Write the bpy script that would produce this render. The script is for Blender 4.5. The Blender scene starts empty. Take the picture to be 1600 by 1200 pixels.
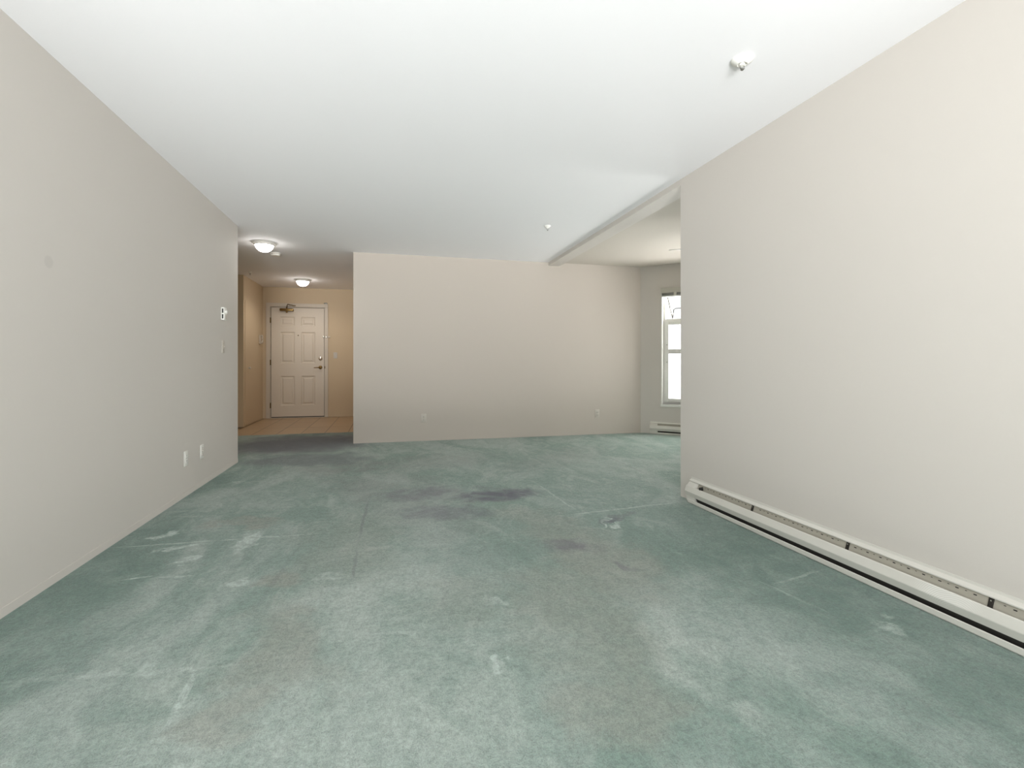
import bpy, bmesh, math, random
from mathutils import Vector, Matrix

C = bpy.context.scene
COL = C.collection
random.seed(4)
PI = math.pi

# ---------------------------------------------------------------- camera
cam_d = bpy.data.cameras.new('camera')
cam_d.sensor_width = 36.0
cam_d.lens = 769.5 / 1600 * 36.0
cam_d.shift_y = -32.1 / 1600
cam_d.clip_start = 0.02
cam = bpy.data.objects.new('camera', cam_d)
COL.objects.link(cam)
cam.location = (0, 0, 1.021)
cam.rotation_euler = (PI / 2, 0, -0.24774)
C.camera = cam

# ---------------------------------------------------------------- world, daylight, exposure
w = bpy.data.worlds.new('overcast_sky')
C.world = w
w.use_nodes = True
wb = w.node_tree.nodes['Background']
wb.inputs[0].default_value = (0.98, 0.985, 1.0, 1)
wb.inputs[1].default_value = 1.7


def area(name, loc, rot, sx, sy, power, col=(1, 1, 1)):
    l = bpy.data.lights.new(name, 'AREA')
    l.shape = 'RECTANGLE'; l.size = sx; l.size_y = sy
    l.energy = power; l.color = col
    o = bpy.data.objects.new(name, l); COL.objects.link(o)
    o.location = loc; o.rotation_euler = rot
    return o


area('added_rear_uplight', (-0.7, -8.2, -0.08), (PI, 0, 0), 2.4, 8.6, 7000, (1.0, 0.965, 0.985))  # unseen uplight added outside to brighten the living room ceiling
area('added_dining_uplight', (7.6, 4.0, -0.08), (PI, 0, 0), 4.4, 2.6, 330, (1.0, 0.97, 0.96))  # second added uplight, lifts the far ceilings from outside the dining side
# daylight entering through the windows (each lamp stands outside its window)
area('daylight_patio_door', (-0.15, -1.75, 1.15), (PI / 2, 0, 0), 1.9, 2.1, 112, (0.96, 0.965, 1.0))
area('added_window_light', (5.0, 4.0, 1.5), (PI / 2, 0, PI / 2), 2.6, 1.6, 15, (1.0, 0.96, 0.92))  # lights the dining area through an added, unseen window
area('daylight_bay_window', (4.42, 6.32, 1.55), (PI / 2 - 0.30, 0, PI * 0.75), 0.9, 1.5, 105, (1.0, 0.98, 0.96))

vs = C.view_settings
vs.view_transform = 'Standard'
vs.look = 'None'
vs.gamma = 1.0
vs.use_curve_mapping = False
vs.exposure = -0.14

# ---------------------------------------------------------------- materials


def lin(r, g, b):
    f = lambda c: (c / 255 / 12.92) if c / 255 <= 0.04045 else ((c / 255 + 0.055) / 1.055) ** 2.4
    return (f(r), f(g), f(b), 1)


def new_mat(name):
    m = bpy.data.materials.new(name); m.use_nodes = True
    return m, m.node_tree, m.node_tree.nodes['Principled BSDF']


def mat(name, col, rough=0.5, metal=0.0, var=0.03, scale=30, bump=0.0, bscale=200, spec=0.5):
    m, nt, b = new_mat(name)
    N = nt.nodes; K = nt.links
    tc = N.new('ShaderNodeTexCoord')
    n = N.new('ShaderNodeTexNoise'); n.inputs['Scale'].default_value = scale; n.inputs['Detail'].default_value = 3
    K.new(tc.outputs['Object'], n.inputs['Vector'])
    mx = N.new('ShaderNodeMix'); mx.data_type = 'RGBA'
    K.new(n.outputs[0], mx.inputs[0])
    mx.inputs[6].default_value = tuple(c * (1 - var) for c in col[:3]) + (1,)
    mx.inputs[7].default_value = tuple(min(1, c * (1 + var)) for c in col[:3]) + (1,)
    K.new(mx.outputs[2], b.inputs['Base Color'])
    b.inputs['Roughness'].default_value = rough
    b.inputs['Metallic'].default_value = metal
    b.inputs['Specular IOR Level'].default_value = spec
    if bump:
        n2 = N.new('ShaderNodeTexNoise'); n2.inputs['Scale'].default_value = bscale; n2.inputs['Detail'].default_value = 4
        K.new(tc.outputs['Object'], n2.inputs['Vector'])
        bp = N.new('ShaderNodeBump'); bp.inputs['Strength'].default_value = bump; bp.inputs['Distance'].default_value = 0.002
        K.new(n2.outputs[0], bp.inputs['Height']); K.new(bp.outputs[0], b.inputs['Normal'])
    return m


def emit(name, col, s):
    m, nt, b = new_mat(name)
    b.inputs['Base Color'].default_value = (0.9, 0.9, 0.9, 1)
    b.inputs['Emission Color'].default_value = col
    b.inputs['Emission Strength'].default_value = s
    return m


M = {}
WALL = lin(209, 203, 196)
M['wall'] = mat('painted_drywall', WALL, 0.62, var=0.012, scale=1.3, bump=0.10, bscale=260, spec=0.35)
M['wall_back'] = mat('tan_grey_drywall', lin(194, 185, 175), 0.62, var=0.012, scale=1.3, bump=0.10, bscale=260, spec=0.35)
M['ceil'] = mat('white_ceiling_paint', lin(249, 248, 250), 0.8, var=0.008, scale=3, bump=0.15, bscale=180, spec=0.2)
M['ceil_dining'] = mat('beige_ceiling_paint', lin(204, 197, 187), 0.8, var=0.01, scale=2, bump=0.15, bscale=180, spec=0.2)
M['hallwall'] = mat('tan_hall_paint_lamp_warmth', lin(204, 184, 155), 0.6, var=0.012, scale=1.3, bump=0.10, bscale=260, spec=0.35)  # tan paint, with some of the hall lamps' warmth put into its colour
M['door'] = mat('door_paint', lin(214, 203, 188), 0.45, var=0.01, scale=4)
M['trim'] = mat('trim_paint', lin(203, 192, 177), 0.45, var=0.01, scale=4)
M['heater'] = mat('heater_enamel', lin(214, 211, 203), 0.38, var=0.015, scale=6)
M['heater_in'] = mat('heater_back_panel', lin(168, 163, 150), 0.5, var=0.04, scale=14)
M['dark'] = mat('dark_metal', lin(48, 44, 40), 0.5, metal=0.3, var=0.2)
M['fin'] = mat('heater_fins', lin(70, 66, 60), 0.55, metal=0.4, var=0.15)
M['white'] = mat('white_plastic', lin(238, 236, 230), 0.35, var=0.01)
M['plate'] = mat('beige_plate_plastic', lin(200, 193, 183), 0.4, var=0.01)
M['slot'] = mat('slot_black', lin(30, 28, 26), 0.6, var=0.1)
M['brass'] = mat('antique_brass', lin(128, 104, 62), 0.32, metal=0.9, var=0.12, scale=60)
M['brass_dark'] = mat('aged_bronze', lin(104, 84, 50), 0.38, metal=0.8, var=0.15, scale=60)
M['nickel'] = mat('satin_nickel', lin(214, 210, 200), 0.25, metal=0.9, var=0.05)
M['vinyl'] = mat('white_window_vinyl', lin(232, 231, 226), 0.4, var=0.01)
M['blind'] = mat('beige_blind_metal', lin(190, 186, 174), 0.4, var=0.02)
M['blind_dark'] = mat('blind_slats', lin(120, 116, 106), 0.45, var=0.1)
M['grille'] = mat('lamp_white_metal', lin(205, 202, 196), 0.4, var=0.01)
M['dome'] = emit('lit_frosted_glass', (1.0, 0.96, 0.91, 1), 25.0)
M['metal'] = mat('zinc_metal', lin(120, 118, 112), 0.35, metal=0.9, var=0.05)
M['floor_strip'] = mat('dark_strip', lin(96, 80, 58), 0.5, var=0.1)


def glass(name):
    m, nt, b = new_mat(name)
    N = nt.nodes; K = nt.links
    N.remove(b)
    out = N['Material Output']
    t = N.new('ShaderNodeBsdfTransparent'); t.inputs[0].default_value = (0.96, 0.98, 0.97, 1)
    g = N.new('ShaderNodeBsdfGlossy'); g.inputs['Roughness'].default_value = 0.03
    mx = N.new('ShaderNodeMixShader'); mx.inputs[0].default_value = 0.06
    K.new(t.outputs[0], mx.inputs[1]); K.new(g.outputs[0], mx.inputs[2]); K.new(mx.outputs[0], out.inputs[0])
    return m


M['glass'] = glass('window_glass')
mf, ntf, bf = new_mat('frosted_glass')
ntf.nodes.remove(bf)
_t = ntf.nodes.new('ShaderNodeBsdfTranslucent'); _t.inputs[0].default_value = (0.93, 0.94, 0.94, 1)
_p = ntf.nodes.new('ShaderNodeBsdfTransparent')
_m = ntf.nodes.new('ShaderNodeMixShader'); _m.inputs[0].default_value = 0.45
ntf.links.new(_t.outputs[0], _m.inputs[1]); ntf.links.new(_p.outputs[0], _m.inputs[2])
ntf.links.new(_m.outputs[0], ntf.nodes['Material Output'].inputs[0])
M['frost'] = mf

# stains, worn lanes, brush marks and creases of the carpet: (x, y, half length, half width, angle, strength)
BL = {
    'soil_shade': [(-1.03,6.76,0.91,0.75,0.29,1), (-0.81,5.59,0.61,0.35,-0.01,0.6)],  # real soil, with the dim light of the hall painted in
    'dirt': [(-0.36,5.09,0.54,0.3,0.09,0.55), (0.4,5.14,0.81,0.35,0.32,0.4), (1.79,5.04,0.9,0.35,0.64,0.3), (0.03,4.03,0.89,0.3,-0.97,0.45), (0.22,3.84,0.94,0.3,-1.41,0.35)],
    'purple': [(0.84,3.74,0.32,0.17,0.05,1), (0.83,3.92,0.18,0.08,-0.72,0.5), (0.27,3.94,0.3,0.22,0.08,0.5), (0.38,3.4,0.33,0.16,-0.25,0.55), (1.48,2.99,0.18,0.05,0.48,0.8), (0.99,2.6,0.11,0.08,-0.8,0.6), (0.98,2.58,0.18,0.1,-0.52,0.3), (1.17,2.27,0.08,0.03,-1.15,0.6)],
    'brown': [(1.07,2.39,0.52,0.28,-1.49,0.55), (0.76,1.85,0.48,0.28,-1.58,0.45), (0.93,2.95,0.43,0.25,-1.28,0.4), (0.66,1.35,0.19,0.2,-1.5,0.5), (-0.44,2.5,0.12,0.1,-0.89,0.6), (-0.87,3.45,0.13,0.1,-0.12,0.55), (-0.36,1.95,0.29,0.16,-1.22,0.5), (-0.36,1.56,0.14,0.14,-1.1,0.5), (-0.34,1.88,0.18,0.15,-0.53,0.35), (-0.19,3.02,0.62,0.3,-1.57,0.3), (0.29,2.18,0.25,0.2,-1.55,0.25)],
    'deep': [(-1.4,3.04,0.97,0.35,1.75,0.8), (-1.55,4.57,0.58,0.22,1.42,0.8), (1.84,1.86,0.87,0.34,-1.61,0.85), (1.42,2.41,0.36,0.15,-1.79,0.5), (2.05,2.53,0.44,0.2,-1.5,0.6), (0.55,2.59,0.32,0.16,-0.08,0.4), (-1.15,1.93,0.18,0.2,1.74,0.7), (1.96,3.67,0.36,0.25,-0.06,0.35), (1.68,1.06,0.42,0.3,0.25,0.8)],
    'pale': [(-0.07,2.18,0.4,0.35,0.95,0.6), (0.15,1.62,0.42,0.5,-1.12,0.5), (-0.05,2.79,0.21,0.3,0.61,0.4), (1.76,3.67,0.64,0.25,-1.16,0.3), (1.04,1.49,0.35,0.16,-1.67,0.8), (0.47,1.54,0.27,0.2,-1.67,0.4), (-0.69,1.9,0.23,0.2,0.72,0.5), (-0.43,1.5,0.34,0.25,-0.25,0.5)],
    'stroke': [(-1.28,3.34,0.06,0.05,0.99,0.9), (-1.13,3.11,0.11,0.03,0.39,0.9), (-1.02,2.89,0.05,0.06,0.52,0.8), (-0.78,3.12,0.17,0.06,1.5,0.9), (-0.67,2.53,0.04,0.07,1.14,0.7), (-1.15,2.71,0.06,0.012,0.09,0.8), (-0.99,2.68,0.08,0.012,-0.16,0.7), (-0.77,1.91,0.07,0.03,1.66,0.4), (1.36,2.92,0.11,0.02,1.01,0.9), (1.4,2.86,0.07,0.02,0.88,0.9), (0.38,1.64,0.03,0.03,-0.48,0.8), (1.87,1.48,0.04,0.06,-1.28,0.6), (1.96,1.55,0.03,0.02,0.06,0.5), (0.44,2.07,0.08,0.03,-1.1,0.5), (-0.28,2.51,0.08,0.06,-0.73,0.5), (-1.25,4.68,0.05,0.03,0.51,0.5), (-1.01,1.9,0.18,0.02,-0.07,0.35), (-0.94,3.17,0.55,0.01,-0.04,0.6), (-0.82,1.88,0.38,0.012,-0.11,0.35), (-0.61,1.72,0.14,0.012,-1.48,0.7), (1.63,3.17,0.49,0.012,0.1,0.6), (1.25,3.6,0.4,0.01,-1.51,0.5), (1.92,1.95,0.18,0.01,0.19,0.5), (-1.35,3.73,0.33,0.006,-0.21,0.35), (-1.31,3.84,0.17,0.006,-0.16,0.4), (0.07,1.91,0.16,0.012,-0.18,0.4), (1.72,1.8,0.18,0.01,-1.38,0.25)],
    'crease': [(-0.15,3.38,0.56,0.01,-1.6,0.8), (-0.16,2.63,0.19,0.01,-1.56,0.7), (-0.51,2.55,0.45,0.012,-1.64,0.35), (-0.74,3.05,0.63,0.012,-1.55,0.3), (2.33,4.65,0.66,0.01,-1.59,0.6), (0.27,2.35,0.44,0.012,-1.72,0.25)],
}


def carpet():
    m, nt, b = new_mat('worn_green_carpet')
    N = nt.nodes; K = nt.links
    tc = N.new('ShaderNodeTexCoord')
    P = tc.outputs['Object']

    def noise(scale, detail=3, rough=0.5, vec=P, dist=0.0):
        n = N.new('ShaderNodeTexNoise'); n.noise_dimensions = '2D'; n.inputs['Scale'].default_value = scale
        n.inputs['Detail'].default_value = detail; n.inputs['Roughness'].default_value = rough
        n.inputs['Distortion'].default_value = dist
        K.new(vec, n.inputs['Vector'])
        return n

    def math_(op, a, c=None, clamp=False):
        n = N.new('ShaderNodeMath'); n.operation = op; n.use_clamp = clamp
        for i, v in enumerate((a, c)):
            if v is None: continue
            if isinstance(v, (int, float)): n.inputs[i].default_value = v
            else: K.new(v, n.inputs[i])
        return n.outputs[0]

    def ramp(v, lo, hi, a=0.0, bb=1.0):
        n = N.new('ShaderNodeMapRange'); n.interpolation_type = 'SMOOTHSTEP'
        K.new(v, n.inputs[0])
        n.inputs[1].default_value = lo; n.inputs[2].default_value = hi
        n.inputs[3].default_value = a; n.inputs[4].default_value = bb
        return n.outputs[0]

    def mix(fac, A, B):
        n = N.new('ShaderNodeMix'); n.data_type = 'RGBA'
        if isinstance(fac, (int, float)): n.inputs[0].default_value = fac
        else: K.new(fac, n.inputs[0])
        for i, v in ((6, A), (7, B)):
            if isinstance(v, tuple): n.inputs[i].default_value = v
            else: K.new(v, n.inputs[i])
        return n.outputs[2]

    def warped(scale, amt, detail):
        n = noise(scale, detail, 0.6)
        s = N.new('ShaderNodeVectorMath'); s.operation = 'SUBTRACT'
        K.new(n.outputs[1], s.inputs[0]); s.inputs[1].default_value = (0.5, 0.5, 0.5)
        k = N.new('ShaderNodeVectorMath'); k.operation = 'MULTIPLY'
        K.new(s.outputs[0], k.inputs[0]); k.inputs[1].default_value = (amt, amt, 0)
        a = N.new('ShaderNodeVectorMath'); a.operation = 'ADD'
        K.new(P1, a.inputs[0]); K.new(k.outputs[0], a.inputs[1])
        return a.outputs[0]

    p1 = N.new('ShaderNodeVectorMath'); p1.operation = 'MULTIPLY_ADD'    # (x, y, 1)
    K.new(P, p1.inputs[0]); p1.inputs[1].default_value = (1, 1, 0); p1.inputs[2].default_value = (0, 0, 1)
    P1 = p1.outputs[0]
    W_big = warped(2.2, 0.75, 5)
    W_mid = warped(9, 0.20, 5)
    W_thin = warped(6, 0.03, 3)
    warp = {'soil_shade': W_big, 'dirt': W_big, 'purple': W_mid, 'brown': W_big, 'deep': W_big, 'pale': W_big, 'stroke': W_mid, 'crease': W_thin}

    chain = [None]

    def layer(key):
        acc = None
        for (x, y, L, wd, a, s) in BL[key]:
            src = W_thin if wd < 0.02 else warp[key]
            if chain[0] is not None:      # evaluate the patches one after another (keeps the shader small)
                sq = N.new('ShaderNodeVectorMath'); sq.operation = 'MULTIPLY_ADD'
                K.new(chain[0], sq.inputs[0]); sq.inputs[1].default_value = (1e-7, 1e-7, 0)
                K.new(src, sq.inputs[2]); src = sq.outputs[0]
            L = max(L, 0.02); ca, sa = math.cos(a), math.sin(a)
            sqs = []
            for (ax, ay, sc) in ((ca, sa, L), (-sa, ca, wd)):
                dt = N.new('ShaderNodeVectorMath'); dt.operation = 'DOT_PRODUCT'
                K.new(src, dt.inputs[0]); dt.inputs[1].default_value = (ax / sc, ay / sc, -(x * ax + y * ay) / sc)
                sqs.append(math_('MULTIPLY', dt.outputs['Value'], dt.outputs['Value']))
            d2 = math_('ADD', sqs[0], sqs[1])
            lo, hi = (0.10, 1.8) if key in ('soil_shade', 'dirt', 'brown', 'deep', 'pale', 'purple') else (0.25, 1.5)
            v = ramp(d2, hi, lo, 0.0, s)
            acc = v if acc is None else math_('MAXIMUM', acc, v)
            chain[0] = acc
        return acc

    # base: mottled teal pile, brushed one way
    st = N.new('ShaderNodeMapping'); st.inputs['Scale'].default_value = (1.0, 0.55, 1)
    st.inputs['Rotation'].default_value = (0, 0, 0.25)
    K.new(P, st.inputs['Vector'])
    n1 = noise(1.5, 6, 0.62, st.outputs[0], 0.6)
    n2 = noise(6.5, 5, 0.6, st.outputs[0], 0.8)
    n3 = noise(26, 5, 0.65)
    c = mix(ramp(n1.outputs[0], 0.36, 0.66), CP['teal_dark'], CP['teal_light'])
    c = mix(math_('MULTIPLY', ramp(n2.outputs[0], 0.5, 0.70), 0.36), c, CP['pale'])
    c = mix(math_('MULTIPLY', ramp(n2.outputs[0], 0.48, 0.30), 0.28), c, CP['deep'])
    dn = noise(4.0, 5, 0.65, P, 0.5)
    breakup = ramp(dn.outputs[0], 0.34, 0.6, 0.45, 1.0)
    mb = noise(13.0, 6, 0.7)
    breakup = math_('MULTIPLY', breakup, ramp(mb.outputs[0], 0.28, 0.58, 0.62, 1.0))
    c = mix(math_('MULTIPLY', layer('deep'), breakup), c, CP['deep'])
    c = mix(math_('MULTIPLY', layer('pale'), breakup), c, CP['pale'])
    c = mix(math_('MULTIPLY', layer('brown'), ramp(mb.outputs[0], 0.25, 0.6, 0.7, 1.1)), c, CP['brown'])
    c = mix(math_('MULTIPLY', layer('dirt'), breakup), c, CP['dirt'])
    c = mix(math_('MULTIPLY', layer('soil_shade'), ramp(mb.outputs[0], 0.2, 0.6, 0.8, 1.0)), c, CP['soil_shade'])
    c = mix(math_('MULTIPLY', layer('purple'), breakup), c, CP['purple'])
    c = mix(math_('MULTIPLY', layer('stroke'), ramp(mb.outputs[0], 0.3, 0.6, 0.35, 0.95)), c, CP['stroke'])
    c = mix(math_('MULTIPLY', math_('MULTIPLY', layer('crease'), breakup), 0.5), c, CP['soil_shade'])
    # pile speckle
    f1 = noise(230, 3, 0.7)
    f2 = noise(75, 4, 0.7)
    sp = math_('ADD', math_('MULTIPLY', ramp(f1.outputs[0], 0.3, 0.7, -1, 1), 0.5), math_('MULTIPLY', ramp(f2.outputs[0], 0.3, 0.7, -1, 1), 0.5))
    sp = math_('ADD', sp, math_('MULTIPLY', ramp(n3.outputs[0], 0.3, 0.7, -1, 1), 0.35))
    gain = math_('ADD', math_('MULTIPLY', sp, 0.30), 1.0)
    vm = N.new('ShaderNodeVectorMath'); vm.operation = 'SCALE'
    K.new(c, vm.inputs[0]); K.new(gain, vm.inputs[3])
    K.new(vm.outputs[0], b.inputs['Base Color'])
    b.inputs['Roughness'].default_value = 0.95
    b.inputs['Specular IOR Level'].default_value = 0.15
    b.inputs['Sheen Weight'].default_value = 0.25
    b.inputs['Sheen Roughness'].default_value = 0.6
    hs = math_('ADD', f1.outputs[0], math_('MULTIPLY', f2.outputs[0], 1.4))
    bp = N.new('ShaderNodeBump'); bp.inputs['Strength'].default_value = 0.9; bp.inputs['Distance'].default_value = 0.006
    K.new(hs, bp.inputs['Height']); K.new(bp.outputs[0], b.inputs['Normal'])
    return m


CP = {
    'teal_dark': lin(124, 147, 136), 'teal_light': lin(156, 171, 163), 'deep': lin(100, 127, 116),
    'pale': lin(175, 186, 178), 'brown': lin(147, 149, 138), 'dirt': lin(120, 122, 118), 'soil_shade': lin(90, 92, 98),
    'purple': lin(86, 85, 98), 'stroke': lin(190, 204, 196),
}
M['carpet'] = carpet()


def tile_mat():
    m, nt, b = new_mat('ceramic_floor_tile')
    N = nt.nodes; K = nt.links
    tc = N.new('ShaderNodeTexCoord')
    mp = N.new('ShaderNodeMapping'); mp.inputs['Location'].default_value = (0.235, 0.11, 0)
    K.new(tc.outputs['Object'], mp.inputs['Vector'])
    br = N.new('ShaderNodeTexBrick')
    br.offset = 0.0; br.squash = 1.0
    br.inputs['Scale'].default_value = 1.0
    br.inputs['Brick Width'].default_value = 0.33
    br.inputs['Row Height'].default_value = 0.78
    br.inputs['Mortar Size'].default_value = 0.006
    br.inputs['Mortar Smooth'].default_value = 0.1
    br.inputs['Color1'].default_value = lin(186, 160, 128)
    br.inputs['Color2'].default_value = lin(178, 152, 121)
    br.inputs['Mortar'].default_value = lin(112, 92, 70)
    K.new(mp.outputs[0], br.inputs['Vector'])
    K.new(br.outputs[0], b.inputs['Base Color'])
    b.inputs['Roughness'].default_value = 0.35
    bp = N.new('ShaderNodeBump'); bp.inputs['Strength'].default_value = 0.3; bp.inputs['Distance'].default_value = 0.002; bp.invert = True
    K.new(br.outputs[1], bp.inputs['Height']); K.new(bp.outputs[0], b.inputs['Normal'])
    return m


M['tile'] = tile_mat()


def left_wall_mat():
    m = M['wall'].copy(); m.name = 'painted_drywall_with_spot'
    nt = m.node_tree; N = nt.nodes; K = nt.links
    b = N['Principled BSDF']
    src = b.inputs['Base Color'].links[0].from_socket
    tc = [n for n in N if n.type == 'TEX_COORD'][0]
    mp = N.new('ShaderNodeMapping'); mp.vector_type = 'TEXTURE'
    mp.inputs['Location'].default_value = (-1.5, 2.70, 1.485); mp.inputs['Scale'].default_value = (1, 0.032, 0.03)
    K.new(tc.outputs['Object'], mp.inputs['Vector'])
    ln = N.new('ShaderNodeVectorMath'); ln.operation = 'LENGTH'; K.new(mp.outputs[0], ln.inputs[0])
    mr = N.new('ShaderNodeMapRange'); K.new(ln.outputs['Value'], mr.inputs[0])
    mr.inputs[1].default_value = 1.1; mr.inputs[2].default_value = 0.8; mr.inputs[3].default_value = 0; mr.inputs[4].default_value = 1
    mx = N.new('ShaderNodeMix'); mx.data_type = 'RGBA'
    K.new(mr.outputs[0], mx.inputs[0]); K.new(src, mx.inputs[6]); mx.inputs[7].default_value = tuple(c * .92 for c in WALL[:3]) + (1,)
    K.new(mx.outputs[2], b.inputs['Base Color'])
    return m


M['wall_left'] = left_wall_mat()

# ---------------------------------------------------------------- mesh helpers


def box(bm, x0, x1, y0, y1, z0, z1, bev=0.0):
    vs_ = [bm.verts.new((x, y, z)) for x in (x0, x1) for y in (y0, y1) for z in (z0, z1)]
    f = [(0, 1, 3, 2), (4, 6, 7, 5), (0, 4, 5, 1), (2, 3, 7, 6), (0, 2, 6, 4), (1, 5, 7, 3)]
    fs = [bm.faces.new([vs_[i] for i in q]) for q in f]
    if bev:
        es = list({e for q in fs for e in q.edges})
        bmesh.ops.bevel(bm, geom=es, offset=bev, segments=2, affect='EDGES', profile=0.5)
    return vs_


def lathe(bm, prof, n=40, axis='z', org=(0, 0, 0)):
    """prof: list of (r, h) revolved about an axis"""
    o = Vector(org)
    rings = []
    for r, h in prof:
        if r < 1e-6:
            p = {'z': (0, 0, h), 'y': (0, h, 0), 'x': (h, 0, 0)}[axis]
            rings.append([bm.verts.new(o + Vector(p))])
        else:
            ring = []
            for i in range(n):
                a = 2 * PI * i / n
                c, s = r * math.cos(a), r * math.sin(a)
                p = {'z': (c, s, h), 'y': (c, h, s), 'x': (h, c, s)}[axis]
                ring.append(bm.verts.new(o + Vector(p)))
            rings.append(ring)
    for a, b_ in zip(rings, rings[1:]):
        if len(a) == 1 and len(b_) == 1: continue
        for i in range(n):
            j = (i + 1) % n
            if len(a) == 1: bm.faces.new((a[0], b_[i], b_[j]))
            elif len(b_) == 1: bm.faces.new((a[i], a[j], b_[0]))
            else: bm.faces.new((a[i], a[j], b_[j], b_[i]))


def tube(bm, pts, r, n=10, rs=None):
    pts = [Vector(p) for p in pts]
    rings = []
    for k, p in enumerate(pts):
        d = (pts[min(k + 1, len(pts) - 1)] - pts[max(k - 1, 0)]).normalized()
        u = d.cross(Vector((0, 0, 1)))
        if u.length < 1e-3: u = Vector((1, 0, 0))
        u.normalize(); v = d.cross(u)
        rr = rs[k] if rs else r
        rings.append([bm.verts.new(p + (u * math.cos(2 * PI * i / n) + v * math.sin(2 * PI * i / n)) * rr) for i in range(n)])
    for a, b_ in zip(rings, rings[1:]):
        for i in range(n):
            j = (i + 1) % n
            bm.faces.new((a[i], a[j], b_[j], b_[i]))
    bm.faces.new(rings[0][::-1]); bm.faces.new(rings[-1])


def extrude_profile(bm, prof, a0, a1, axis='y', closed=True):
    """prof: (x, z) points, run along y from a0 to a1"""
    A = [bm.verts.new((x, a0, z)) for x, z in prof]
    B = [bm.verts.new((x, a1, z)) for x, z in prof]
    n = len(prof)
    for i in range(n if closed else n - 1):
        j = (i + 1) % n
        bm.faces.new((A[i], A[j], B[j], B[i]))
    if closed:
        bm.faces.new(A[::-1]); bm.faces.new(B)


def link(name, bm, m, parent=None, smooth=False, loc=None, rz=None):
    bmesh.ops.recalc_face_normals(bm, faces=bm.faces)
    me = bpy.data.meshes.new(name); bm.to_mesh(me); bm.free()
    me.materials.append(m)
    if smooth:
        for p in me.polygons: p.use_smooth = True
        try: me.set_sharp_from_angle(angle=math.radians(35))
        except Exception: pass
    o = bpy.data.objects.new(name, me); COL.objects.link(o)
    if parent: o.parent = parent
    if loc: o.location = loc
    if rz is not None: o.rotation_euler = (0, 0, rz)
    return o


def thing(name, label, cat, loc=(0, 0, 0), rz=0.0, group=None, rot=None):
    o = bpy.data.objects.new(name, None); COL.objects.link(o)
    o.location = loc; o.rotation_euler = rot or (0, 0, rz)
    o.empty_display_size = 0.05
    o['label'] = label; o['category'] = cat
    if group: o['group'] = group
    return o


def struct(o, label=None, cat=None):
    o['kind'] = 'structure'
    if label: o['label'] = label
    if cat: o['category'] = cat
    return o


def B_(*boxes):
    bm = bmesh.new()
    for b in boxes: box(bm, *b)
    return bm


def wall_bm(L, H, T, openings=(), s0=0.0):
    """wall panel in local x (s0..L), y 0..T, z 0..H with rectangular openings (x0, x1, z0, z1)"""
    xs = sorted({s0, L} | {o[0] for o in openings} | {o[1] for o in openings})
    zs = sorted({0, H} | {o[2] for o in openings} | {o[3] for o in openings})
    bm = bmesh.new(); cache = {}

    def v(x, y, z):
        k = (round(x, 5), round(y, 5), round(z, 5))
        if k not in cache: cache[k] = bm.verts.new(k)
        return cache[k]

    def solid(i, j):
        if i < 0 or j < 0 or i >= len(xs) - 1 or j >= len(zs) - 1: return False
        cx, cz = (xs[i] + xs[i + 1]) / 2, (zs[j] + zs[j + 1]) / 2
        return not any(o[0] < cx < o[1] and o[2] < cz < o[3] for o in openings)
    for i in range(len(xs) - 1):
        for j in range(len(zs) - 1):
            if not solid(i, j): continue
            a, b, c, d = xs[i], xs[i + 1], zs[j], zs[j + 1]
            for y in (0, T): bm.faces.new((v(a, y, c), v(b, y, c), v(b, y, d), v(a, y, d)))
            if not solid(i - 1, j): bm.faces.new((v(a, 0, c), v(a, 0, d), v(a, T, d), v(a, T, c)))
            if not solid(i + 1, j): bm.faces.new((v(b, 0, c), v(b, 0, d), v(b, T, d), v(b, T, c)))
            if not solid(i, j - 1): bm.faces.new((v(a, 0, c), v(b, 0, c), v(b, T, c), v(a, T, c)))
            if not solid(i, j + 1): bm.faces.new((v(a, 0, d), v(b, 0, d), v(b, T, d), v(a, T, d)))
    return bm


H = 2.44
XL, XR, YB, YE = -1.5, 2.19, 6.58, 9.96
YR = -1.3            # wall behind the camera
T = 0.14

# ---------------------------------------------------------------- floors and ceilings
YT = 7.69
bm = bmesh.new()
for pts in (
    [(XL - .1, YR - .1), (5.0, YR - .1), (5.0, 6.75), (-.40, 6.75), (-.40, YT), (-3.4, YT), (-3.4, 5.5), (XL - .1, 5.5)],):
    vv = [bm.verts.new((x, y, 0)) for x, y in pts]
    vb = [bm.verts.new((x, y, -0.1)) for x, y in pts]
    bm.faces.new(vv); bm.faces.new(vb[::-1])
    for i in range(len(pts)):
        j = (i + 1) % len(pts)
        bm.faces.new((vv[i], vv[j], vb[j], vb[i]))
floor = struct(link('floor', bm, M['carpet']), 'worn sage green carpet with dark soiled patches and pale brush marks', 'carpet')
tl = struct(link('floor', B_((-3.4, -.40, YT, 10.1, -0.1, -0.003)), M['tile']), 'tan ceramic tile floor of the entry hall in front of the door', 'tile floor')
struct(link('trim_4', B_((-3.4, -2.235, 8.52, 8.72, -.003, 0.004)), M['floor_strip']), 'dark strip on the tiles at the hall corner', 'threshold')  # plain dark strip laid on the tiles

# white living ceiling stops at the beam, the dining ceiling is beige
bm = bmesh.new()
box(bm, -3.4, XR + .08, YR - .1, 10.1, H, H + .12)
struct(link('ceiling', bm, M['ceil']), 'smooth white ceiling of the living room and hall', 'ceiling')
struct(link('ceiling', B_((XR + .08, 5.0, YR - .1, 10.1, H, H + .12)), M['ceil_dining']), 'beige painted ceiling of the dining area behind the beam', 'ceiling')

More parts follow.
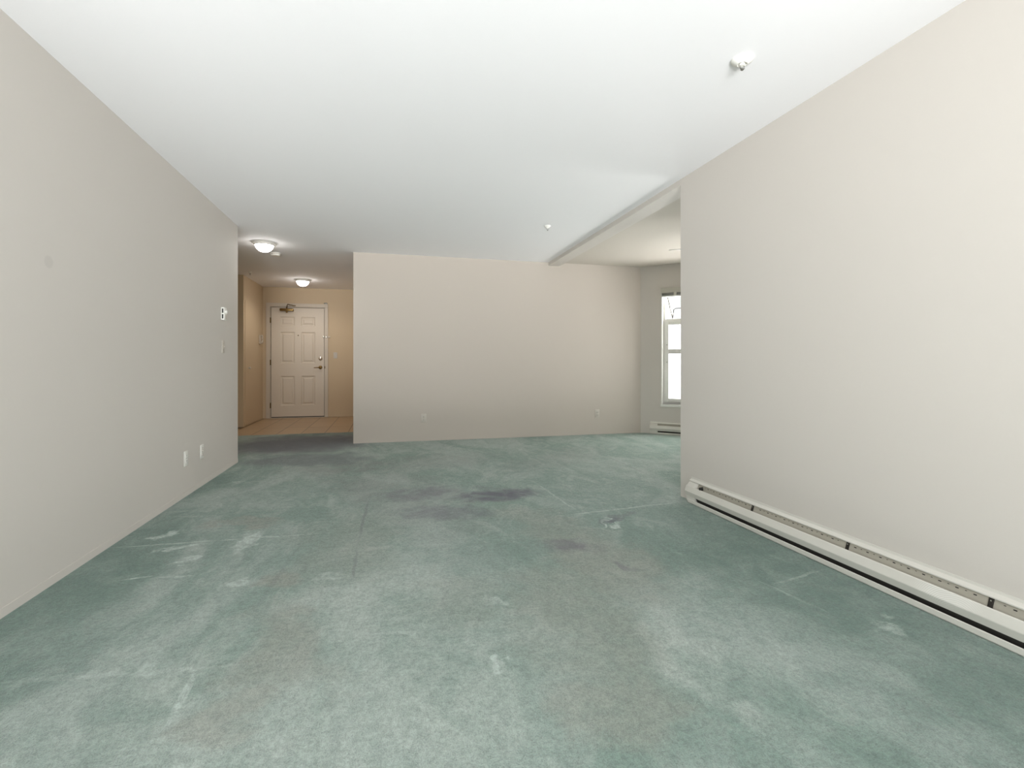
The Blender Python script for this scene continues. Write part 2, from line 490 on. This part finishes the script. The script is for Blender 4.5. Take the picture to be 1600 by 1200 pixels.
# ---------------------------------------------------------------- walls
def bevel_v(bm, off=0.004):
    es = [e for e in bm.edges if abs(e.verts[0].co.z - e.verts[1].co.z) > 1 and len(e.link_faces) == 2 and e.calc_face_angle(0) > 1.2]
    bmesh.ops.bevel(bm, geom=es, offset=off, segments=3, affect='EDGES', profile=0.5)
    return bm


struct(link('wall_left', bevel_v(B_((XL - T, XL, YR, 5.631, 0, H))), M['wall_left']), 'long greige painted wall with switch, thermostat and outlets', 'wall')
struct(link('wall_right', bevel_v(B_((XR, XR + .165, YR, 3.36, 0, H))), M['wall']), 'greige painted wall above the long baseboard heater', 'wall')
struct(link('wall_back', bevel_v(B_((-.422, 3.70, YB, YB + T, 0, H))), M['wall_back']), 'wide greige painted wall at the far end of the living room', 'wall')
struct(link('wall_hall', B_((-.422, -.422 + T, YB + T, YE + .1, 0, H)), M['hallwall']), 'right side wall of the entry hall', 'wall')
D0, D1, DZ = -2.115, -1.150, 2.085
ew = wall_bm(-.30, H, T, [(D0, D1, 0.0, DZ)], s0=-3.4)
struct(link('wall_entry', ew, M['hallwall'], loc=(0, YE, 0)), 'tan hall wall around the entry door', 'wall')
struct(link('wall_closet', bevel_v(B_((-2.235 - T, -2.235, 8.70, YE, 0, H))), M['hallwall']), 'tan hall wall left of the entry door', 'wall')
struct(link('wall_corridor', B_((-3.4, -2.235 - T, 8.70, 8.70 + T, 0, H)), M['hallwall']), 'narrow tan wall face at the hall corner', 'wall')
struct(link('wall_side', B_((-3.4, -3.4 + T, 5.5, 8.70, 0, H)), M['hallwall']), 'end wall of the side corridor, hidden behind the left wall', 'wall')
struct(link('wall_front', B_((-3.4, XL - T, 5.631 - T, 5.631, 0, H)), M['hallwall']), 'corridor wall behind the left wall', 'wall')
# rear wall with the patio door opening, behind the camera
rw = wall_bm(5.0, H, T, [(-1.4, 1.3, 0.05, 2.2)], s0=XL - T)
struct(link('wall_rear', rw, M['wall'], loc=(0, YR - T, 0)), 'wall behind the camera with the patio door', 'wall')
# dining side
ew2 = wall_bm(5.55, H, T, [(2.7, 5.3, .6, 2.15)], s0=1.0)
o = link('wall_east', ew2, M['wall'], loc=(4.68 + T, 0, 0), rz=PI / 2)
struct(o, 'dining area wall with an added wide window', 'wall')
struct(link('wall_south', B_((XR + .165, 4.68, .9, 1.04, 0, H)), M['wall']), 'dining area end wall behind the right wall', 'wall')
# bay wall at 45 degrees, local x runs along it from the corner
C0 = (3.622, YB)
bw = wall_bm(1.52, H, T, [(.300, 1.20, .432, 2.105)], s0=-0.02)
bay_rz = -PI / 4
struct(link('wall_bay', bw, M['wall'], loc=(C0[0], C0[1], 0), rz=bay_rz), 'angled greige wall with the narrow window', 'wall')

# dropped beam between living and dining
bm = B_((XR, XR + .165, 3.36, YB, H - .046, H + .02))
struct(link('trim_1', bm, M['wall']), 'shallow painted ceiling beam between living and dining areas', 'beam')

# low painted baseboard of the left wall
bm = B_((XL, XL + .003, YR, 5.631, 0, .04, .001))
struct(link('baseboard_left', bm, M['wall']), 'low painted baseboard strip along the left wall', 'baseboard')

# ---------------------------------------------------------------- entry door
door = thing('door_1', 'white six-panel entry door with brass lever and door closer', 'door', (0, 0, 0))
door['kind'] = 'structure'


def door_slab():
    x0, x1, z0, z1 = -2.094, -1.170, 0.024, 2.064
    yf, yb = YE + .012, YE + .052
    cols = [(-1.935, -1.690), (-1.575, -1.330)]
    rows = [(.235, .785), (1.025, 1.610), (1.730, 1.895)]
    xs = sorted([x0, x1] + [v for c in cols for v in c])
    zs = sorted([z0, z1] + [v for c in rows for v in c])
    bm = bmesh.new(); ca = {}

    def v(x, y, z):
        k = (round(x, 5), round(y, 5), round(z, 5))
        if k not in ca: ca[k] = bm.verts.new(k)
        return ca[k]
    for i in range(len(xs) - 1):
        for j in range(len(zs) - 1):
            a, b, c, d = xs[i], xs[i + 1], zs[j], zs[j + 1]
            if (a, b) in cols and (c, d) in rows:
                lv = [(0, 0), (.010, .012), (.020, .014), (.030, .014), (.052, .003)]
                for (m0, e0), (m1, e1) in zip(lv, lv[1:]):
                    P0 = [(a + m0, c + m0), (b - m0, c + m0), (b - m0, d - m0), (a + m0, d - m0)]
                    P1 = [(a + m1, c + m1), (b - m1, c + m1), (b - m1, d - m1), (a + m1, d - m1)]
                    for k in range(4):
                        l = (k + 1) % 4
                        bm.faces.new((v(P0[k][0], yf + e0, P0[k][1]), v(P0[l][0], yf + e0, P0[l][1]), v(P1[l][0], yf + e1, P1[l][1]), v(P1[k][0], yf + e1, P1[k][1])))
                bm.faces.new([v(x, yf + lv[-1][1], z) for x, z in P1])
            else:
                bm.faces.new((v(a, yf, c), v(b, yf, c), v(b, yf, d), v(a, yf, d)))
    for i in range(len(xs) - 1):
        for z in (z0, z1): bm.faces.new((v(xs[i], yf, z), v(xs[i + 1], yf, z), v(xs[i + 1], yb, z), v(xs[i], yb, z)))
    for j in range(len(zs) - 1):
        for x in (x0, x1): bm.faces.new((v(x, yf, zs[j]), v(x, yf, zs[j + 1]), v(x, yb, zs[j + 1]), v(x, yb, zs[j])))
    bm.faces.new([v(x, yb, z) for x, z in ((x0, z0), (x1, z0), (x1, z1), (x0, z1))])
    return bm


link('door_slab', door_slab(), M['door'], door)
link('gap_strip', B_((-2.094, -1.170, YE + .020, YE + .060, .0085, .026)), M['slot'], door)['label'] = 'dark strip added to close the gap under the door'  # added strip, stops stray light and makes the gap read as dark shade
for hz in (1.825, 1.04, .24):
    bm = bmesh.new()
    lathe(bm, [(0, -.05), (.009, -.05), (.009, .05), (0, .05)], 14, 'z', (-2.107, YE - .004, hz))
    box(bm, -2.116, -2.096, YE + .002, YE + .010, hz - .05, hz + .05)
    h = link('hinge', bm, M['brass_dark'], door, True); h['label'] = 'dark aged brass hinge'
bm = bmesh.new(); lathe(bm, [(0, -.006), (.006, -.006), (.011, -.003), (.011, 0.002)], 18, 'y', (-1.628, YE + .012, 1.548))
link('peephole', bm, M['brass_dark'], door, True)
bm = bmesh.new(); lathe(bm, [(0, -.030), (.010, -.030), (.014, -.022), (.022, -.018), (.034, -.012), (.034, 0)], 28, 'y', (-1.234, YE + .012, 1.112))
db = link('deadbolt', bm, M['nickel'], door, True)
link('thumb_turn', B_((-1.238, -1.230, YE - .036, YE - .014, 1.095, 1.129, .003)), M['brass'], db)
bm = bmesh.new(); lathe(bm, [(0, -.016), (.024, -.014), (.034, -.008), (.034, 0)], 28, 'y', (-1.234, YE + .012, .945))
lathe(bm, [(.012, -.045), (.012, -.01)], 14, 'y', (-1.234, YE + .012, .945))
lv = link('door_lever', bm, M['brass'], door, True)
bm = bmesh.new(); tube(bm, [(-1.222, YE - .035, .945), (-1.25, YE - .037, .945), (-1.30, YE - .038, .944), (-1.345, YE - .034, .941)], .009, 10, [.012, .011, .008, .007])
link('lever_arm', bm, M['brass'], lv, True)
# swing guard
bm = B_((-1.190, -1.168, YE - .008, YE + .012, 1.512, 1.545, .003))
lathe(bm, [(0, -.03), (.009, -.028), (.010, -.01), (.006, 0.0)], 16, 'y', (-1.179, YE + .004, 1.528))
dg = link('door_guard', bm, M['nickel'], door, True)
# closer
bm = bmesh.new()
box(bm, -1.94, -1.70, YE - .062, YE + .012, 1.995, 2.045, .012)
cl = link('door_closer', bm, M['brass'], door, True); cl['label'] = 'antique brass hydraulic door closer'
bm = bmesh.new()
lathe(bm, [(0, -.026), (.014, -.024), (.020, 0), (.018, .02)], 18, 'z', (-1.82, YE - .026, 1.99))
link('valve_knob', bm, M['brass'], cl, True)
bm = bmesh.new()
tube(bm, [(-1.82, YE - .026, 2.045), (-1.82, YE - .026, 2.066)], .014, 12)
tube(bm, [(-1.82, YE - .026, 2.062), (-1.80, YE - .10, 2.100), (-1.785, YE - .14, 2.108)], .009, 10)
tube(bm, [(-1.785, YE - .14, 2.112), (-1.72, YE - .07, 2.104), (-1.69, YE - .02, 2.100)], .008, 10)
box(bm, -1.725, -1.665, YE - .024, YE - .002, 2.094, 2.110, .002)
link('closer_arm', bm, M['brass_dark'], cl, True)

# frame and casing
CX0, CX1, CZ = D0 - .062, D1 + .055, DZ + .062
bm = bmesh.new()
box(bm, CX0, D0 + .002, YE - .016, YE, 0, DZ, .003)
box(bm, D1 - .002, CX1, YE - .016, YE, 0, DZ, .003)
box(bm, CX0, CX1, YE - .016, YE, DZ, CZ, .003)
struct(link('trim_2', bm, M['trim']), 'painted casing around the entry door', 'door casing')
bm = B_((D0, D0 + .010, YE, YE + T, 0, DZ), (D1 - .010, D1, YE, YE + T, 0, DZ), (D0 + .01, D1 - .01, YE, YE + T, DZ - .010, DZ),
        (D0 + .01, D0 + .03, YE + .056, YE + .09, 0, DZ - .01), (D1 - .03, D1 - .01, YE + .056, YE + .09, 0, DZ - .01), (D0 + .03, D1 - .03, YE + .056, YE + .09, DZ - .03, DZ - .01),
        (D0 + .01, D1 - .01, YE + .015, YE + T, -.003, .008))
struct(link('trim_3', bm, M['trim']), 'jamb and stop of the entry door', 'door jamb')
# strike side pieces
t = thing('door_chain_keeper', 'small metal guard keeper on the casing right of the entry door', 'door guard', (-1.118, YE - .016, 1.525))
bm = B_((-.026, .0, -.010, 0, -.016, .016, .002)); link('keeper_plate', bm, M['nickel'], t, True)
bm = B_((-.005, .062, -.014, -.004, -.010, .010, .002)); link('swing_arm', bm, M['plate'], t, True)
t = thing('door_contact', 'small grey alarm contact above the upper right corner of the door casing', 'sensor', (-1.142, YE, 2.163))
link('contact_body', B_((-.032, .032, -.014, 0, -.010, .010, .003)), M['metal'], t, True)
t = thing('strike_plate', 'small dark strike plate in the frame beside the brass lever', 'strike plate', (-1.151, YE - .018, .947))
link('strike_face', B_((-.008, .006, 0, .008, -.022, .022, .001)), M['brass_dark'], t)

# closet door in the hall's left wall: flush slab, knob
cd = thing('door_2', 'plain flush tan closet door with small round knob on the hall left wall', 'closet door', (-2.235, 8.78, 0))
cd['kind'] = 'structure'
link('door_slab', B_((0, .006, 0, .82, .012, 2.05, .002)), M['hallwall'], cd)
bm = bmesh.new(); lathe(bm, [(0, .046), (.012, .045), (.019, .036), (.017, .026), (.008, .018), (.010, .006), (.016, .004)], 20, 'x', (0, .184, .946))
link('door_knob', bm, M['plate'], cd, True)

# intercom handset near the corner
t = thing('intercom_handset', 'tan wall intercom handset at the corner left of the entry door', 'intercom', (-2.235, 9.72, 1.46))
link('handset_base', B_((0, .022, -.042, .042, -.085, .075, .006)), M['trim'], t, True)
bm = bmesh.new()
tube(bm, [(.03, 0, -.075), (.046, 0, -.062), (.050, 0, 0), (.046, 0, .055), (.03, 0, .066)], .014, 12, [.018, .017, .012, .017, .018])
link('handset_receiver', bm, M['trim'], t, True)

# ---------------------------------------------------------------- wall plates
# local frame: plate lies in local xz, facing -y


def plate(t, m, w_=.070, h_=.115):
    bm = B_((-w_ / 2, w_ / 2, -.006, 0, -h_ / 2, h_ / 2, .0022))
    return link('cover_plate', bm, m, t, True)


def outlet(name, label, loc, rz, m=None, group=None):
    m = m or M['white']
    t = thing(name, label, 'outlet', loc, rz, group)
    plate(t, m)
    for dz in (.0195, -.0195):
        bm = bmesh.new(); box(bm, -.0165, .0165, -.0085, -.005, dz - .014, dz + .014, .004)
        r = link('receptacle', bm, m, t, True)
        bm = B_((-.0075, -.0050, -.0090, -.0080, dz - .002, dz + .007), (.0045, .0070, -.0090, -.0080, dz - .001, dz + .006))
        lathe(bm, [(0, -.0090), (.0024, -.0090), (.0024, -.008)], 10, 'y', (0, 0, dz - .008))
        link('slots', bm, M['slot'], r)
    bm = bmesh.new(); lathe(bm, [(0, -.0075), (.0028, -.0072), (.003, -.006)], 10, 'y'); link('screw', bm, M['metal'], t)
    return t


def toggle(name, label, loc, rz, m=None):
    m = m or M['white']
    t = thing(name, label, 'light switch', loc, rz)
    plate(t, m)
    link('switch_bezel', B_((-.0055, .0055, -.0075, -.005, -.0125, .0125)), m, t)
    bm = bmesh.new(); tube(bm, [(0, -.006, 0), (0, -.020, .007)], .004, 8, [.0045, .0032]); link('toggle', bm, m, t, True)
    for z in (.03, -.03):
        bm = bmesh.new(); lathe(bm, [(0, -.0075), (.0028, -.0072), (.003, -.006)], 10, 'y', (0, 0, z)); link('screw', bm, M['metal'], t)
    return t


RZL = PI / 2     # left wall: local -y faces +x
outlet('wall_outlet', 'white outlet low on left wall, the one nearer the camera with two round sockets', (XL, 4.272, .293), RZL)
t = thing('phone_jack', 'white ribbed jack plate low on left wall, farther of the low pair', 'wall jack', (XL, 4.606, .288), RZL)
plate(t, M['white'])
bm = B_(*[(-.012, .012, -.010, -.005, z - .0035, z + .0035) for z in (-.03, -.015, 0, .015, .03)])
link('jack_sockets', bm, M['plate'], t)
toggle('light_switch', 'pale toggle switch on left wall under the thermostat', (XL, 5.155, 1.178), RZL, M['plate'])
outlet('wall_outlet', 'beige outlet low on the far wall, left of the two there', (.463, YB, .299), 0, M['plate'])
outlet('wall_outlet', 'beige outlet low on the far wall, right one nearer the window', (2.93, YB, .300), 0, M['plate'])
toggle('light_switch', 'beige toggle switch on hall wall right of the entry door', (-.965, YE, 1.175), 0, M['plate'])

t = thing('thermostat', 'white baseboard-heater thermostat above the light switch on left wall', 'thermostat', (XL, 5.13, 1.485), RZL)
link('thermostat_body', B_((-.036, .036, -.030, 0, -.060, .060, .005)), M['white'], t, True)
link('vent_slots', B_((-.0365, -.0355, -.022, -.010, .006, .046), (-.0365, -.0355, -.022, -.010, -.046, -.006)), M['slot'], t)
bm = bmesh.new(); lathe(bm, [(0, -.044), (.014, -.043), (.017, -.040), (.018, -.030)], 24, 'y', (.006, 0, .018)); link('dial', bm, M['white'], t, True)
link('scale_strip', B_((-.012, .024, -.032, -.0295, -.048, -.012)), M['plate'], t)

# ---------------------------------------------------------------- baseboard heaters


def heater(name, label, L, loc, rz, brackets, holes=True):
    """local: x = distance from wall (front), y runs 0..L, z up"""
    t = thing(name, label, 'baseboard heater', loc, rz)
    cap = .105
    # back panel with top flange: wall flange, forward lip, sloping deflector inside
    prof = [(0, .012), (0, .180), (.003, .180), (.004, .170), (.022, .158), (.022, .153), (.018, .153), (.006, .162), (.012, .125), (.012, .012)]
    bm = bmesh.new(); extrude_profile(bm, prof, 0, L)
    link('back_panel', bm, M['heater'], t)
    prof = [(.013, .150), (.016, .150), (.034, .092), (.031, .092)]
    bm = bmesh.new(); extrude_profile(bm, prof, cap, L - cap)
    df = link('deflector', bm, M['heater_in'], t)
    if holes:
        y = cap + .05; k = 0
        while y < L - cap - .02:
            if all(abs(y - b) > .03 for b in brackets):
                r = .0042 if k % 2 == 0 else .0024
                zz = .143 - (.001 if k % 2 else .003)
                xx = .0165 + (.150 - zz) * (.018 / .058)
                bm = B_((xx - .0012, xx + .0006, y - r * 1.3, y + r * 1.3, zz - r * .45, zz + r * .45))
                link('vent_hole', bm, M['slot'], df)
            y += .031; k += 1
    # finned element, enlarged and darkened to put shade into the lower slot
    bm = bmesh.new(); extrude_profile(bm, [(.010, .017), (.030, .017), (.047, .052), (.047, .085), (.010, .085)], cap + .01, L - cap - .01)
    link('heating_element', bm, M['fin_shade'], t)
    # front cover
    prof = [(.046, .124), (.049, .126), (.052, .123), (.062, .088), (.062, .084), (.050, .052), (.046, .050), (.047, .054), (.058, .085), (.049, .119)]
    bm = bmesh.new(); extrude_profile(bm, prof, 0.004, L - .004)
    fc = link('front_cover', bm, M['heater_cover'], t)
    # bottom rail
    prof = [(.0, .001), (.046, .001), (.050, .006), (.052, .027), (.049, .030), (.046, .029), (.045, .012), (.0, .010)]
    bm = bmesh.new(); extrude_profile(bm, prof, .02, L - .02)
    link('bottom_rail', bm, M['heater'], t)
    for a, b in ((0.004, cap), (L - cap, L - .004)):
        bm = bmesh.new()
        extrude_profile(bm, [(.002, .012), (.047, .014), (.049, .048), (.052, .078), (.047, .122), (.022, .150), (.002, .150)], a, b)
        link('end_cap', bm, M['heater'], t)
    for b in brackets:
        bm = bmesh.new(); extrude_profile(bm, [(.0165, .152), (.020, .152), (.0385, .094), (.035, .094)], b - .008, b + .008)
        bk = link('bracket', bm, M['dark'], t); bk['label'] = 'dark metal bracket across the top slot'
        bm = bmesh.new(); lathe(bm, [(0, .0245), (.0028, .0240), (.0028, .020)], 10, 'x', (0, b, .143)); link('rivet', bm, M['nickel'], bk)
    return t


def cover_mat():
    m = M['heater'].copy(); m.name = 'heater_enamel_scuffed'
    nt = m.node_tree; N = nt.nodes; K = nt.links; b = N['Principled BSDF']
    src = b.inputs['Base Color'].links[0].from_socket
    tc = [n for n in N if n.type == 'TEX_COORD'][0]
    def ell(loc, sc):
        mp = N.new('ShaderNodeMapping'); mp.vector_type = 'TEXTURE'
        mp.inputs['Location'].default_value = loc; mp.inputs['Scale'].default_value = sc
        K.new(tc.outputs['Object'], mp.inputs['Vector'])
        ln = N.new('ShaderNodeVectorMath'); ln.operation = 'LENGTH'; K.new(mp.outputs[0], ln.inputs[0])
        mr = N.new('ShaderNodeMapRange'); K.new(ln.outputs['Value'], mr.inputs[0])
        mr.inputs[1].default_value = 1.0; mr.inputs[2].default_value = 0.5; mr.inputs[3].default_value = 0; mr.inputs[4].default_value = 1
        return mr.outputs[0]
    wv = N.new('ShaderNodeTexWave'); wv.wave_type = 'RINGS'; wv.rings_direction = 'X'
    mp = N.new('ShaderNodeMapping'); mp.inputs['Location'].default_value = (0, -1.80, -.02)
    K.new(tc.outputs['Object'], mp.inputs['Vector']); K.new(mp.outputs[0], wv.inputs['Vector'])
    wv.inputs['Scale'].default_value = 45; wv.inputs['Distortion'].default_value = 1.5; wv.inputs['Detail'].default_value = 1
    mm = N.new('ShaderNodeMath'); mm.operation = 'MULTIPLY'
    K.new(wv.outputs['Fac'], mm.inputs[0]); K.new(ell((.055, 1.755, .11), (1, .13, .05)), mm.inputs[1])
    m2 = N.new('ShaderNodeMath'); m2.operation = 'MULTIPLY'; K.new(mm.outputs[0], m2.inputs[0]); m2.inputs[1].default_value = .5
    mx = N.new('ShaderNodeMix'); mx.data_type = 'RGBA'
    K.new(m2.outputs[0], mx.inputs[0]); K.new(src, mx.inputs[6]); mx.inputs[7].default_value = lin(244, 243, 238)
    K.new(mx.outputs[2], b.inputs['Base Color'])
    return m


M['heater_cover'] = cover_mat()
M['fin_shade'] = mat('heater_fins_slot_shade', lin(46, 43, 40), 0.6, metal=0.2, var=0.2)  # near-black, the shade of the lower slot put into the fin colour
# right wall heater: local y=0 at the far end, running towards the camera, front faces -x
ht = heater('baseboard_heater', 'long white baseboard heater along the right wall with open slots', 2.68, (XR, 3.215, 0), PI,
            [.653, 1.296, 1.882, 2.42])
bm = bmesh.new()
lathe(bm, [(0, .052), (.008, .052), (.012, .049), (.012, .03)], 18, 'x', (0, .165, .132))
pl = link('thermal_plug', bm, M['slot'], ht, True); pl['label'] = 'black round plug at the slot end'
# bay heater below the window: local y along the bay wall
h2 = heater('baseboard_heater', 'short white baseboard heater under the bay window, cut off by the wall end', 1.22,
            (C0[0] + .146 * .7071, C0[1] - .146 * .7071, 0), 0, [], holes=False)
h2.rotation_euler = (0, 0, -PI * 0.75)

# ---------------------------------------------------------------- bay window
wn = thing('window_1', 'white narrow bay window with open top vent and frosted lower panes', 'window', (C0[0], C0[1], 0), bay_rz)
wn['kind'] = 'structure'
a0, a1, b0, b1 = .300, 1.20, .432, 2.105
F0, F1 = .055, .115       # depth range of the frame


def ring(bm, x0, x1, z0, z1, w_, y0, y1, bev=.002):
    box(bm, x0, x0 + w_, y0, y1, z0, z1, bev); box(bm, x1 - w_, x1, y0, y1, z0, z1, bev)
    box(bm, x0 + w_, x1 - w_, y0, y1, z0, z0 + w_, bev); box(bm, x0 + w_, x1 - w_, y0, y1, z1 - w_, z1, bev)


bm = bmesh.new()
ring(bm, a0, a1, b0, b1, .045, F0 + .02, F1)
box(bm, a0 + .045, a1 - .045, F0 + .02, F1, 1.605, 1.665, .002)
fr = link('window_frame', bm, M['vinyl'], wn)
bm = bmesh.new()
ring(bm, a0 + .042, a1 - .042, b0 + .035, 1.625, .048, F0, F0 + .035)
box(bm, a0 + .09, a1 - .09, F0, F0 + .035, 1.160, 1.230, .002)
sh = link('lower_sash', bm, M['vinyl'], wn)
link('pane', B_((a0 + .09, a1 - .09, F0 + .015, F0 + .021, b0 + .083, 1.160)), M['frost'], sh)
link('pane', B_((a0 + .09, a1 - .09, F0 + .015, F0 + .021, 1.230, 1.577)), M['frost'], sh)
for z in (1.29, 1.04):
    bm = bmesh.new(); lathe(bm, [(0, F0 - .003), (.006, F0 - .002), (.007, F0 + .002)], 12, 'y', (a0 + .066, 0, z)); link('screw', bm, M['metal'], sh)
# awning vent, hinged at the top, pushed out at the bottom
bm = bmesh.new()
ring(bm, 0, .80, -.345, 0, .035, -.015, .015)
aw = link('vent_sash', bm, M['vinyl'], wn, loc=(a0 + .05, F1 + .02, 2.045))
aw.rotation_euler = (math.radians(24), 0, 0)
link('pane', B_((.035, .765, -.003, .003, -.31, -.035)), M['glass'], aw)
bm = bmesh.new()
tube(bm, [(.44, F0 + .03, 1.67), (.455, F0 + .05, 1.80), (.47, F0 + .06, 1.815), (.62, F0 + .06, 1.82), (.66, F0 + .05, 1.80), (.665, F0 + .03, 1.67)], .007, 8)
link('stay_bar', bm, M['dark'], wn, True)
bm = bmesh.new()
tube(bm, [(.365, F0 + .05, 1.99), (.405, F1 + .12, 1.69)], .007, 8)
link('stay_arm', bm, M['dark'], wn, True)
# sill board and bright liner
bm = B_((a0 - .006, a1 + .006, -.016, F0 + .02, b0 - .034, b0, .003))
link('sill', bm, M['vinyl'], wn)
bm = B_((a0, a0 + .012, .0, F0 + .02, b0, b1), (a1 - .012, a1, .0, F0 + .02, b0, b1), (a0 + .012, a1 - .012, 0, F0 + .02, b1 - .012, b1))
link('jamb_liner', bm, M['vinyl'], wn)

bl = thing('window_blind', 'raised beige metal blind bunched at the top of the bay window', 'blind', (C0[0], C0[1], 0), bay_rz)
link('headrail', B_((a0 + .002, a1 - .002, -.030, .020, 2.032, 2.104, .003)), M['blind'], bl)
bm = B_(*[(a0 + .012, a1 - .012, -.020, .018, z, z + .0035) for z in (1.996, 2.002, 2.008, 2.014, 2.020, 2.026)])
link('slats', bm, M['blind_dark'], bl)
link('bottom_rail', B_((a0 + .010, a1 - .010, -.020, .018, 1.974, 1.994, .003)), M['vinyl'], bl)
for x in (.50, 1.0):
    link('bracket', B_((x - .018, x + .018, -.034, -.021, 1.988, 2.040, .003)), M['plate'], bl)

# wide window added to light the dining area, and patio door, both out of view
def plain_window(name, label, x0, x1, z0, z1, loc, rz, n):
    t = thing(name, label, 'window', loc, rz); t['kind'] = 'structure'
    bm = bmesh.new(); ring(bm, x0, x1, z0, z1, .05, .04, .10)
    for i in range(1, n):
        xm = x0 + (x1 - x0) * i / n
        box(bm, xm - .025, xm + .025, .04, .10, z0 + .05, z1 - .05)
    link('window_frame', bm, M['vinyl'], t)
    for i in range(n):
        u0 = x0 + (x1 - x0) * i / n + .04; u1 = x0 + (x1 - x0) * (i + 1) / n - .04
        link('pane', B_((u0, u1, .066, .072, z0 + .045, z1 - .045)), M['glass'], t)
    return t


plain_window('window_2', 'unseen wide window added to light the dining area', 2.7, 5.3, .6, 2.15, (4.68 + T, 0, 0), PI / 2, 2)
plain_window('window_3', 'patio door behind the camera', -1.4, 1.3, .05, 2.2, (0, YR - T, 0), 0, 2)

# ---------------------------------------------------------------- ceiling fixtures


def dome_light(label, x, y, s):
    t = thing('ceiling_light', label, 'ceiling light', (x, y, H), 0, None)
    bm = bmesh.new()
    lathe(bm, [(0, 0), (.134 * s, 0), (.138 * s, -.004), (.138 * s, -.012), (.124 * s, -.016), (.122 * s, -.026), (.108 * s, -.030), (.106 * s, -.038), (.100 * s, -.038), (.098 * s, -.028), (0, -.010)], 56)
    link('lamp_base', bm, M['grille'], t, True)
    bm = bmesh.new()
    pr = [(.098 * s, -.034)]
    for k in range(1, 11):
        a = PI / 2 * k / 10
        pr.append((.098 * s * math.cos(a), -.034 - .080 * s * math.sin(a)))
    pr[-1] = (0, pr[-1][1])
    lathe(bm, pr, 56)
    link('glass_dome', bm, M['dome'], t, True)
    sp = bpy.data.lights.new('lamp_bulb', 'SPOT'); sp.energy = 18; sp.color = (1.0, 0.93, 0.84)
    sp.spot_size = math.radians(172); sp.spot_blend = 0.6; sp.shadow_soft_size = 0.07
    so = bpy.data.objects.new('lamp_bulb', sp); COL.objects.link(so); so.parent = t; so.location = (0, 0, -.19)
    return t


dome_light('lit white dome ceiling light nearer the camera, beside the left wall end', -1.40, 6.31, 1.0)
dome_light('lit white dome ceiling light farther down the hall above the entry door', -1.39, 8.95, 1.0)

t = thing('smoke_detector', 'round white smoke detector on hall ceiling between the two dome lights', 'smoke detector', (-1.395, 6.88, H))
bm = bmesh.new(); lathe(bm, [(0, 0), (.062, 0), (.064, -.006), (.064, -.012), (.058, -.026), (.050, -.036), (0, -.040)], 40)
link('detector_body', bm, M['white'], t, True)
bm = bmesh.new(); lathe(bm, [(.0645, -.010), (.066, -.012), (.066, -.015), (.0625, -.017)], 40)
link('detector_ring', bm, M['plate'], t, True)


def sprinkler(label, x, y, s=1.0, dark=False):
    t = thing('fire_sprinkler', label, 'sprinkler', (x, y, H))
    bm = bmesh.new()
    lathe(bm, [(0, 0), (.048 * s, 0), (.050 * s, -.003), (.046 * s, -.010), (.030 * s, -.020), (.022 * s, -.024), (.020 * s, -.016), (0, -.016)], 44)
    link('escutcheon', bm, M['white'], t, True)
    bm = bmesh.new()
    lathe(bm, [(0, -.014), (.010 * s, -.014), (.013 * s, -.024), (.011 * s, -.030), (0, -.030)], 30)
    link('sprinkler_body', bm, M['dark'] if dark else M['white'], t, True)
    bm = bmesh.new()
    for k in range(2): tube(bm, [((.010 - .020 * k) * s, 0, -.030), ((.012 - .024 * k) * s, 0, -.042), (0, 0, -.046)], .0018 * s, 8)
    lathe(bm, [(0, -.050), (.006 * s, -.050), (.008 * s, -.047), (.006 * s, -.044), (0, -.044)], 24)
    link('deflector', bm, M['dark'] if dark else M['metal'], t, True)
    return t


sprinkler('large white ceiling sprinkler at upper right, nearest the camera', 1.605, 1.965, 1.0)
sprinkler('small white ceiling sprinkler near the far wall beside the beam', 1.60, 4.83, .66)
t = sprinkler('tiny dark-tipped sprinkler on hall ceiling near the left hall corner', -2.064, 8.40, .5, True)

# ceiling fan of the dining area, one blade tip shows past the right wall end
fn = thing('ceiling_fan', 'white dining ceiling fan, only one blade tip shows past the right wall', 'ceiling fan', (3.30, 4.00, H))
bm = bmesh.new(); lathe(bm, [(0, 0), (.07, 0), (.065, -.03), (.03, -.05), (.012, -.055), (.012, -.20), (.10, -.21), (.12, -.25), (.12, -.31), (.08, -.34), (0, -.35)], 40)
link('motor_housing', bm, M['white'], fn, True)
for k in range(5):
    a = math.radians(146.7 + 72 * k)
    bm = bmesh.new()
    R = Matrix.Rotation(a, 4, 'Z') @ Matrix.Translation((0, 0, -.290)) @ Matrix.Rotation(math.radians(-11), 4, 'X')
    pts = [(.19, -.045), (.24, -.055), (.60, -.066), (.66, -.060), (.685, -.035), (.690, 0), (.685, .035), (.66, .060), (.60, .066), (.24, .055), (.19, .045)]
    up = [bm.verts.new(R @ Vector((x, y, .003))) for x, y in pts]; dn_ = [bm.verts.new(R @ Vector((x, y, -.003))) for x, y in pts]
    bm.faces.new(up); bm.faces.new(dn_[::-1])
    for i in range(len(pts)):
        j = (i + 1) % len(pts); bm.faces.new((up[i], dn_[i], dn_[j], up[j]))
    bd = link('fan_blade', bm, M['white'], fn)
    bm = bmesh.new(); q = [R @ Vector(p) for p in ((.09, 0, .004), (.15, 0, .012), (.22, 0, .007), (.27, 0, .006))]
    tube(bm, q, .010, 8); link('blade_arm', bm, M['white'], bd, True)
